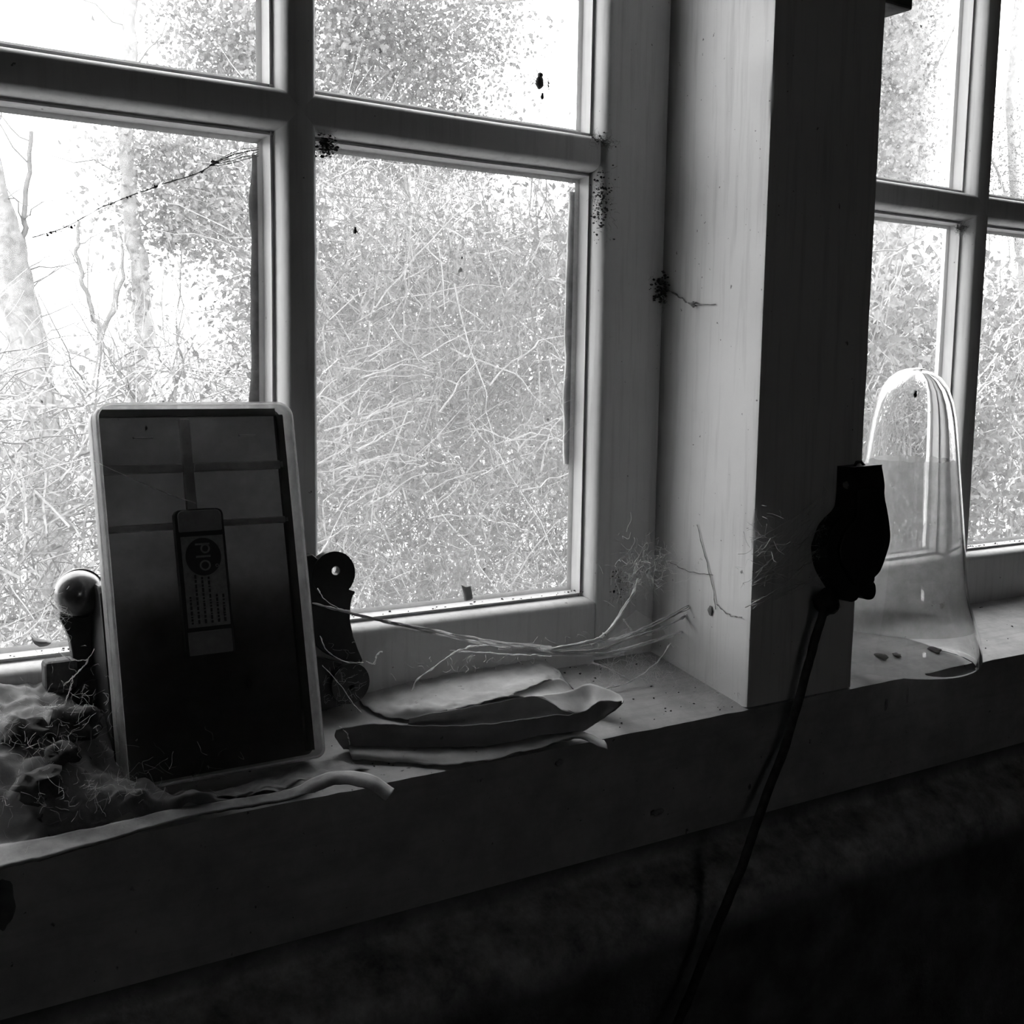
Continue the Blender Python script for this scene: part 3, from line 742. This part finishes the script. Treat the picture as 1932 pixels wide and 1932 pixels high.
cm = MB(); cm.tube([cr(CPv, i/90)+Vector((noise.noise(Vector((i*.2, 0, 0)))*.0012, 0, 0)) for i in range(91)], [.0035+.0005*noise.noise(Vector((i*.5, 3, 0))) for i in range(91)], 10)
tag(shade(cm.build('cord', M['cord']), 80), 'thin black cord hanging from the plug past the sill beam', 'cord')

# ------------------------------------------------------------------ latch at the top of the right window
lx1 = pt(1700, 12, -.10).x; lz = pt(1690, 24, -.10).z
la = thing('window_latch', (PR, -.10, lz), 'dark latch block at the top right side of the post', 'latch')
bevel(MB().box(PR, lx1, -.112, -.082, lz, lz+.012).build('block', M['wood'], la), .002)
bevel(MB().box(PR, lx1+.010, -.118, -.078, lz+.011, lz+.040).build('latch_plate', M['iron'], la), .003)

# ------------------------------------------------------------------ paper bag on the sill
bag = thing('paper_bag', sp(900, 1360), 'crumpled dusty white paper bag lying open on the sill', 'paper bag')
def psheet(name, rows, nu=70, nv=18, wr=.0012, seed=0, mat='paper', fr=90, ragged=.0):
    return thick(shade(surf(rows, nu, nv, wr, fr, seed, ragged).build(name, M[mat], bag), 80), .0005)
psheet('upper_sheet', [[(690,1296,.003),(800,1262,.006),(920,1244,.008),(1000,1240,.010),(1030,1246,.009)],
                       [(680,1322,.003),(800,1292,.008),(930,1268,.010),(1040,1262,.009),(1062,1280,.004)],
                       [(715,1348,.002),(800,1328,.011),(930,1300,.016),(1030,1280,.014),(1080,1302,.004)],
                       [(768,1357,.003),(860,1338,.013),(960,1313,.017),(1050,1280,.014),(1088,1306,.004)]], 90, 30, .0016, 2, fr=100, ragged=.0006)
psheet('fold_panel', [[(960,1313,.017),(1050,1280,.014),(1085,1305,.006)], [(985,1316,.014),(1050,1300,.010),(1090,1310,.005)], [(1010,1316,.016),(1055,1325,.010),(1092,1316,.006)]], 30, 10, .0006, 3)
psheet('inner_panel', [[(772,1354,.010),(900,1332,.015),(1008,1314,.017),(1045,1328,.013),(1086,1347,.008)], [(770,1364,.004),(900,1350,.008),(1010,1340,.008),(1050,1345,.006),(1090,1350,.004)], [(760,1376,.002),(900,1374,.002),(1010,1364,.002),(1055,1356,.003),(1092,1352,.003)]], wr=.0008, seed=5, mat='shadedpaper')
psheet('side_flap', [[(1012,1314,.017),(1075,1303,.014),(1108,1290,.015),(1135,1296,.018),(1168,1310,.020),(1177,1322,.020)],
                     [(1040,1326,.014),(1085,1325,.009),(1112,1318,.008),(1135,1320,.011),(1160,1322,.015),(1174,1328,.018)],
                     [(1060,1340,.012),(1090,1347,.006),(1110,1345,.005),(1130,1340,.007),(1150,1334,.011),(1168,1332,.015)]], 50, 14, .0006, 7)
psheet('front_flap', [[(634,1376,.018),(700,1366,.020),(800,1370,.020),(920,1366,.020),(1030,1352,.019),(1095,1345,.018),(1135,1322,.020),(1173,1322,.021)],
                      [(632,1392,.011),(700,1388,.012),(800,1388,.011),(920,1384,.011),(1030,1370,.011),(1092,1363,.012),(1132,1345,.013),(1172,1329,.018)],
                      [(648,1412,.002),(700,1414,.002),(800,1417,.002),(920,1411,.002),(1030,1390,.002),(1088,1384,.003),(1125,1364,.008),(1160,1340,.014)]], 110, 18, .0010, 9, 'shadedpaper', 90, .0003)
psheet('front_strip', [[(655,1400,.003),(760,1403,.003),(900,1399,.003),(1030,1378,.003),(1095,1380,.005),(1140,1398,.004)],
                       [(660,1418,.006),(760,1424,.005),(900,1422,.004),(1030,1395,.004),(1095,1388,.005),(1145,1406,.003)],
                       [(664,1430,.003),(760,1439,.002),(880,1441,.002),(1010,1413,.003),(1085,1394,.003),(1147,1414,.001)]], 80, 10, .0010, 11, ragged=.002)

# ------------------------------------------------------------------ dried strip and dusty rag at the left
st = surf([[(-40,1606,.004),(150,1572,.004),(340,1528,.004),(450,1510,.005),(540,1494,.009),(600,1470,.018),(645,1459,.022),(700,1466,.022),(742,1492,.016)],
           [(-40,1630,.003),(150,1588,.003),(340,1538,.003),(450,1518,.004),(540,1502,.008),(600,1480,.018),(643,1468,.022),(696,1477,.022),(736,1501,.016)],
           [(-40,1652,.002),(150,1604,.002),(340,1548,.002),(450,1527,.003),(540,1511,.007),(600,1489,.015),(640,1478,.019),(690,1488,.019),(728,1512,.013)]], 120, 8, .0008, 90, 2)
so = thick(shade(st.build('dried_strip', M['strip']), 80), .0018, -1)
tag(so, 'long dried pale strip with a curled end along the sill edge', 'strip')
rg = surf([[(-60,1284,.040),(40,1290,.042),(110,1298,.040),(165,1312,.034),(215,1330,.026)],
           [(-60,1330,.042),(40,1338,.043),(110,1350,.040),(165,1365,.034),(218,1380,.024)],
           [(-60,1400,.036),(40,1410,.034),(110,1420,.033),(170,1432,.026),(225,1446,.018)],
           [(-60,1480,.022),(60,1474,.025),(140,1470,.024),(240,1482,.017),(340,1500,.010)],
           [(-60,1550,.008),(100,1534,.012),(220,1516,.012),(350,1508,.010),(480,1498,.004)],
           [(-60,1604,.002),(120,1574,.002),(260,1545,.003),(400,1522,.003),(540,1496,.001)]], 110, 80, .0060, 55, 4)
tag(shade(rg.build('dusty_rag', M['rag']), 80), 'heap of dark dusty rag in the left corner of the sill', 'rag')
dust = surf([[(560,1440,.001),(620,1434,.002),(700,1448,.001)], [(420,1490,.003),(540,1478,.006),(640,1456,.004)], [(300,1500,.006),(440,1500,.006),(560,1490,.005)]], 40, 20, .003, 80, 8)
tag(shade(dust.build('dust_heap', M['strip']), 80), 'low heap of pale dust in front of the plastic case', 'dust')
for i, (x, y, h, r_, lab) in enumerate(((50,1385,.038,.012,'dark clod sunk in the rag at the left edge of the photo'), (138,1368,.040,.015,'large dark clod against the lower left of the plastic case'),
                                        (75,1480,.026,.013,'dark clod in the rag nearest the sill edge'), (118,1424,.034,.009,'small dark clod between the two large ones on the rag'))):
    mb = MB(); mb.blob(sp(x, y, h), r_, r_*.8, r_*.7, i+2, .3, 16, 10); tag(shade(mb.build('clod', M['crumb']), 80), lab, 'clod', 'clods on the rag')
wq = pt(113, 1268, -.034)
wb_ = MB().box(wq.x-.0095, wq.x+.0095, -.040, -.0265, wq.z-.010, wq.z+.008); wo = bevel(wb_.build('wooden_block', M['wood']), .0025)
tag(wo, 'small dark wooden block beside the bracket left leg', 'block')
lf = surf([[pt(58,1200,-.020), pt(72,1205,-.018), pt(90,1209,-.018), pt(97,1211,-.019)], [pt(62,1210,-.024), pt(72,1212,-.022), pt(88,1213,-.022), pt(96,1213,-.022)], [pt(66,1216,-.021), pt(74,1219,-.019), pt(86,1219,-.019), pt(95,1214,-.020)]], 14, 8, .0006, 200)
tag(thick(shade(lf.build('dry_leaf', M['leaf']), 80), .0004), 'curled dry leaf on the bottom rail at the far left', 'leaf')
lf = surf([[pt(870,1104,-.006), pt(877,1108,-.007), pt(888,1106,-.006)], [pt(873,1116,-.007), pt(880,1118,-.009), pt(890,1116,-.007)], [pt(876,1132,-.008), pt(882,1133,-.010), pt(892,1130,-.008)]], 8, 8, .0006, 200)
tag(thick(shade(lf.build('dry_leaf', M['leaf']), 80), .0004), 'small upright leaf scrap at the bottom of the middle pane', 'leaf')

# ------------------------------------------------------------------ cobwebs
def P3(lst): return [pt(x, y, Y) for x, y, Y in lst]
rw = random.Random(77)
# the big sagging web from the case to the white reveal
big = thing('cobweb', pt(1040, 1226, -.08), 'large sagging cobweb strung from the case to the white post side', 'cobweb', 'cobwebs')
e0 = atx(590, 1138, cb.x+.0006); ym = -.078
tm = MB()
main = [e0] + P3([(690,1164,-.072),(790,1186,-.076),(920,1212,-.079),(1040,1226,ym)])
for k in range(7): thread(tm, [p+Vector((0, 0, (k-3)*.0008*(i/4))) for i, p in enumerate(main)], .00055, k*7, .0009, 60)
ends = [[(1040,1226,ym),(1110,1212,-.076),(1142,1196,-.07),(1170,1158,-.06),(1192,1122,-.05),(1204,1092,-.042)],
        [(1040,1228,ym),(1120,1216,-.076),(1180,1198,-.072),(1240,1176,-.066)], [(1040,1230,ym),(1130,1226,-.078),(1190,1204,-.074),(1250,1184,-.068)],
        [(1040,1232,ym),(1140,1234,-.08),(1200,1220,-.078),(1256,1200,-.072)], [(940,1222,-.08),(1100,1238,-.08),(1180,1222,-.078),(1230,1208,-.074)],
        [(1040,1224,ym),(1130,1204,-.074),(1142,1196,-.07)], [(1176,1168,-.06),(1186,1184,-.064),(1196,1200,-.068)]]
fins = [None, (1300,1146), (1294,1160), (1286,1190), (1272,1200), None, None]
for i, (L, fin) in enumerate(zip(ends, fins)):
    Pp = P3(L) + ([atx(fin[0], fin[1], PL-.0002)] if fin else [])
    for k in range(6 if i in (0, 2) else 3): thread(tm, [p+Vector((rw.gauss(0,.0006), rw.gauss(0,.0006), rw.gauss(0,.0010))) for p in Pp], .00048, i*9+k, .0010, 50)
for L in ([(775,1305,-.05),(790,1280,-.052),(820,1258,-.055),(850,1236,-.06),(880,1222,-.066),(905,1218,-.07)], [(850,1228,-.06),(960,1234,-.075),(1040,1238,-.078)], [(905,1218,-.07),(960,1216,-.075),(1010,1222,-.078)],
          [(1090,1308,-.075),(1150,1298,-.075),(1205,1278,-.072),(1245,1242,-.066),(1266,1214,-.062)], [(690,1248,-.04),(705,1252,-.042),(712,1236,-.042),(722,1228,-.04)], [(1120,1250,-.07),(1150,1262,-.07),(1190,1284,-.07)]):
    for k in range(2): thread(tm, P3(L), .00040, rw.random()*60, .0011, 40, .9)
fuzz(tm, pt(1205, 1080, -.045), (.014, .012, .012), 170, .014, .00012, rw)
fuzz(tm, pt(1180, 1250, -.06), (.02, .012, .010), 110, .014, .00009, rw)
fuzz(tm, pt(1235, 1065, -.05), (.014, .010, .010), 90, .014, .00010, rw)
fuzz(tm, pt(1000, 1228, -.078), (.05, .004, .004), 90, .008, .00012, rw)
fuzz(tm, sp(1190, 1275, .004), (.030, .014, .002), 220, .012, .00008, rw)
fuzz(tm, sp(760, 1290, .005), (.030, .014, .003), 160, .011, .00007, rw)
fuzz(tm, sp(1290, 1290, .003), (.016, .020, .002), 120, .012, .00008, rw)
tag(tm.build('threads', M['web'], big), kind='stuff')
fm_ = surf([[pt(960,1216,-.077), pt(1040,1224,-.077), pt(1142,1198,-.071), pt(1200,1150,-.055)], [pt(960,1222,-.078), pt(1060,1228,-.078), pt(1150,1212,-.073), pt(1240,1176,-.064)], [pt(960,1226,-.078), pt(1070,1234,-.079), pt(1170,1222,-.077), pt(1256,1198,-.070)]], 40, 12, .001, 60, 3)
shade(fm_.build('film', M['webfilm'], big), 80)
# web between the plug and the post
pw = thing('cobweb', pt(1500, 1060, YF-.004), 'thin grey cobweb spread between the plug and the post edge', 'cobweb', 'cobwebs')
tm = MB()
for i in range(22):
    a = pt(rw.uniform(1412,1432), rw.uniform(1010,1150), YF-.0012); b_ = pt(rw.uniform(1525,1560), rw.uniform(920,1110), YF-.008)
    thread(tm, [a, a.lerp(b_, .5)+Vector((0, -.002, -.006*rw.random())), b_], .00018, i, .0016, 30, .6, 3)
thread(tm, P3([(1406,1146,YF-.002),(1450,1122,YF-.006),(1480,1108,YF-.008),(1540,1098,YF-.010)]), .0004, 3, .0008, 40)
fuzz(tm, pt(1445, 1045, YF-.005), (.010, .002, .014), 50, .014, .00018, rw)
fuzz(tm, pt(1545, 990, YP+.004), (.003, .003, .022), 60, .006, .00008, rw)
tag(tm.build('threads', M['web'], pw), kind='stuff')
# webs on the case and bracket
cw = thing('cobweb', pt(140, 1280, -.05), 'ragged cobweb hanging over the bracket left of the case', 'cobweb', 'cobwebs')
tm = MB()
for L in ([(178,1225,-.055),(160,1255,-.055),(140,1275,-.055),(120,1292,-.055)], [(138,1275,-.055),(132,1300,-.06),(122,1330,-.065),(118,1365,-.07)], [(122,1330,-.065),(95,1335,-.065),(60,1345,-.06)], [(120,1340,-.065),(90,1390,-.075),(95,1430,-.08)],
          [(100,1360,-.07),(88,1400,-.075),(86,1440,-.08)], [(58,1342,-.06),(40,1352,-.06),(33,1362,-.06)], [(230,1485,-.10),(222,1520,-.105),(205,1535,-.105)], [(105,1500,-.09),(70,1520,-.10)], [(110,1230,-.05),(135,1245,-.052),(165,1245,-.054)], [(103,1110,-.045),(96,1135,-.045),(106,1150,-.045)]):
    for k in range(2): thread(tm, P3(L), .00022, rw.random()*80, .0009, 30, .8)
fuzz(tm, sp(105, 1390, .042), (.018, .012, .018), 220, .010, .00006, rw)
fuzz(tm, sp(150, 1495, .026), (.04, .010, .006), 140, .010, .00006, rw)
fuzz(tm, pt(112, 1165, -.042), (.003, .003, .007), 90, .006, .00008, rw)
tag(tm.build('threads', M['web'], cw), kind='stuff')
rwb = thing('cobweb', pt(640, 1300, -.06), 'cobweb strands across the bracket right of the case', 'cobweb', 'cobwebs')
tm = MB()
for L in ([(600,1110,-.065),(612,1130,-.058),(640,1148,-.05),(662,1152,-.045)], [(608,1255,-.07),(640,1290,-.065),(665,1325,-.06),(682,1345,-.06)], [(604,1200,-.07),(618,1228,-.06),(650,1248,-.05),(685,1250,-.045)], [(640,1370,-.09),(655,1385,-.10),(660,1405,-.10)]):
    for k in range(2): thread(tm, P3(L), .00018, rw.random()*80, .0007, 30, .8)
fuzz(tm, pt(645, 1290, -.055), (.010, .006, .014), 60, .008, .00005, rw)
tag(tm.build('threads', M['web'], rwb), kind='stuff')
fw_ = thing('cobweb', case.location, 'single pale thread slanting across the front of the case', 'cobweb', 'cobwebs')
tm = MB(); thread(tm, [CASEM @ (cl(x, y)+Vector((0,-.0012,0))) for x, y in ((176,870),(240,900),(310,930),(368,950))], .0003, 4, .0004, 30, .5); tm.build('threads', M['web'], fw_)
# web line on the left pane and fibres on the middle pane
lw_ = thing('cobweb', pt(300, 350, -.006), 'sagging web line with specks across the lower left pane', 'cobweb', 'cobwebs')
M['webdark'] = plain('dirty_web', .22, .9, .4, 90, bmp=0)
tm = MB(); line = P3([(488,282,-.012),(440,292,-.010),(405,308,-.008),(370,328,-.006),(300,350,-.005),(200,388,-.004),(120,430,-.004),(60,448,-.003)])
for k in range(2): thread(tm, line, .0003, 5+k, .0006, 80, .9)
for k in range(5): thread(tm, P3([(488,278+k*4,-.012),(450,284+k*5,-.010),(415,300+k*3,-.008),(395,312,-.007)]), .0003, k+30, .0008, 20, .6)
mb_ = tm; mb_.blob(pt(405, 306, -.008), .0030, .0009, .0010, 3, .3, 8, 6)
for i in range(26):
    t = rw.random(); q = cr(line, .25+.7*t); mb_.blob(q+Vector((0, -.0003, rw.gauss(0,.0008))), .0008*rw.uniform(.5,1.4), .0006, .0007*rw.uniform(.6,1.5), i, .3, 5, 3)
tag(mb_.build('threads', M['webdark'], lw_), kind='stuff')
fp = thing('cobweb', pt(850, 900, -.003), 'fine pale web fibres clinging to the lower middle pane', 'cobweb', 'cobwebs')
tm = MB()
for i in range(420):
    x = rw.uniform(605, 1070); y = 1110-abs(rw.gauss(0, 330))
    if y < 320: continue
    fuzz(tm, pt(x, y, -.0022), (.002, .0004, .002), 1, .012 if rw.random() < .8 else .03, .00013, rw)
tag(tm.build('threads', M['web'], fp), kind='stuff')

# ------------------------------------------------------------------ clumps of webbed debris, insects, crumbs
def clump(c, n, spread, r_, label, seed):
    rr = random.Random(seed); o = thing('debris_clump', c, label, 'debris', 'debris clumps in the window corners')
    mb = MB(); crumbs(mb, [c+Vector((rr.gauss(0,spread[0]), -abs(rr.gauss(0,spread[1])), rr.gauss(0,spread[2]))) for _ in range(n*3)], rr, r_*.2, r_*1.0)
    tag(mb.build('crumbs', M['crumb'], o), kind='stuff')
    tm = MB(); fuzz(tm, c+Vector((0,-.002,0)), (spread[0]*1.1, spread[1], spread[2]*1.1), 160, .006, .00010, rr); tag(tm.build('threads', M['webdark'], o), kind='stuff')
clump(pt(1133, 385, -.020), 70, (.0045, .003, .012), .0014, 'dark webbed debris clump on the stile of the middle panes', 3)
clump(pt(1136, 268, -.022), 26, (.006, .001, .002), .0012, 'crumbs caught where the crossbar meets the stile', 4)
clump(pt(613, 275, -.016), 44, (.0030, .003, .0035), .0016, 'dark debris clump under the muntin cross', 5)
clump(pt(1252, 548, -.024), 60, (.006, .002, .006), .0018, 'dark sooty clump in the corner beside the white post side', 6)
clump(pt(1166, 1096, -.0225), 70, (.005, .0006, .008), .0016, 'black crumbly patch low on the stile near the cobweb', 7)
clump(pt(1810, 432, -.012), 14, (.002, .002, .002), .0012, 'small clump under the right window crossbar', 8)
nest = thing('cobweb', atx(1300, 570, PL-.001), 'small dark web tuft stretched on the white post side', 'cobweb', 'cobwebs')
tm = MB()
thread(tm, [atx(1262,548,PL-.001), atx(1285,562,PL-.002), atx(1305,574,PL-.003), atx(1350,574,PL-.001)], .0006, 5, .0008, 30, .8)
tm.blob(atx(1308,574,PL-.003), .002, .0028, .0026, 4, .35, 8, 6)
for L in ([(1315,990),(1330,1050),(1345,1110),(1350,1150)], [(1262,1060),(1300,1078),(1345,1085)], [(1352,1140),(1375,1160),(1400,1165)]): thread(tm, [atx(x, y, PL-.0012) for x, y in L], .00035, L[0][0], .0008, 30, .6)
tm.blob(atx(1340,1152,PL-.001), .001, .0024, .0036, 7, .35, 8, 6)
tag(tm.build('threads', M['webdark'], nest), kind='stuff')
def fly(c, s, rz, label, up=1):
    o = thing('dead_fly', c, label, 'insect', 'dead insects')
    mb = MB(); mb.blob(c, .30*s, .22*s, .42*s, 3, .08, 10, 8); shade(mb.build('body', M['insect'], o), 80)
    mb = MB(); mb.blob(c+Vector((.03*s, -.02*s, .48*s)), .20*s, .18*s, .17*s, 5, .05, 10, 8); shade(mb.build('head', M['insect'], o), 80)
    for sg in (-1, 1):
        a = c+Vector((0, -.1*s, .2*s)); d = Vector((sg*.55, -.25, -.75 if up > 0 else .6)).normalized(); n = Vector((sg*.5, 0, .4))
        MB().add([a, a+d*.5*s+n*.22*s, a+d*1.1*s, a+d*.6*s-n*.12*s], [(0,1,2,3)]).build('wing', M['leaf'], o)
        for k in range(3):
            q = c+Vector((sg*.2*s, 0, (k-1)*.2*s)); lm = MB(); lm.tube([q, q+Vector((sg*.35*s, -.15*s, .12*s)), q+Vector((sg*.6*s, .05*s, -.15*s))], .03*s, 4); lm.build('leg', M['insect'], o)
fly(pt(1018, 156, -.005), .0115, 0, 'large dead fly on the upper middle pane', -1)
fly(pt(1023, 183, -.004), .0048, 0, 'smaller insect just below the fly on the upper middle pane', -1)
fly(pt(670, 436, -.003), .0044, 0, 'small dark insect near the left of the lower middle pane')
jf = Vector((jb.x-.012, jb.y-.010, jb.z+.233)); fly(jf, .0055, 0, 'dead fly stuck inside the dome of the glass bell', -1)
rc = random.Random(15)
cb_ = MB(); pts = []
for _ in range(170):
    x = rc.uniform(-.45, .165); Y = rc.uniform(YF+.004, -.026); pts.append(Vector((x, Y, sillz(Y))))
for _ in range(60):
    x = rc.uniform(.46, .95); Y = rc.uniform(YF+.004, -.026); pts.append(Vector((x, Y, sillz(Y))))
crumbs(cb_, pts, rc, .0003, .0011)
tag(cb_.build('sill_crumbs', M['crumb']), 'dark crumbs and dead insect bits scattered on the sill', 'crumbs', kind='stuff')
cb_ = MB(); pts = []
for z in (.342+MH*.75, GB-.004):
    for x0, x1 in ((-.43, .10), (.50, .80)):
        for _ in range(70 if z > .1 else 90):
            x = rc.uniform(x0, x1); pts.append(Vector((x, rc.uniform(-.012, -.004), z-(.002 if z > .1 else -.0005))))
crumbs(cb_, pts, rc, .0003, .0011)
tag(cb_.build('ledge_crumbs', M['crumb']), 'dirt crumbs lying along the window crossbars and rails', 'crumbs', kind='stuff')
for i, (x, y, s_, lab) in enumerate(((1662,1238,.006,'left dark scrap under the glass bell'), (1692,1236,.005,'middle dark scrap under the glass bell'), (1764,1226,.007,'right dark scrap under the glass bell'))):
    q = sp(x, y, .002); mb = MB(); mb.blob(q, s_*.5, s_, .002, i+3, .4, 10, 6); tag(shade(mb.build('leaf_scrap', M['leaf']), 80), lab, 'leaf scrap', 'scraps under the bell')

for o in bpy.data.objects:
    if '_o' in o: del o['_o']
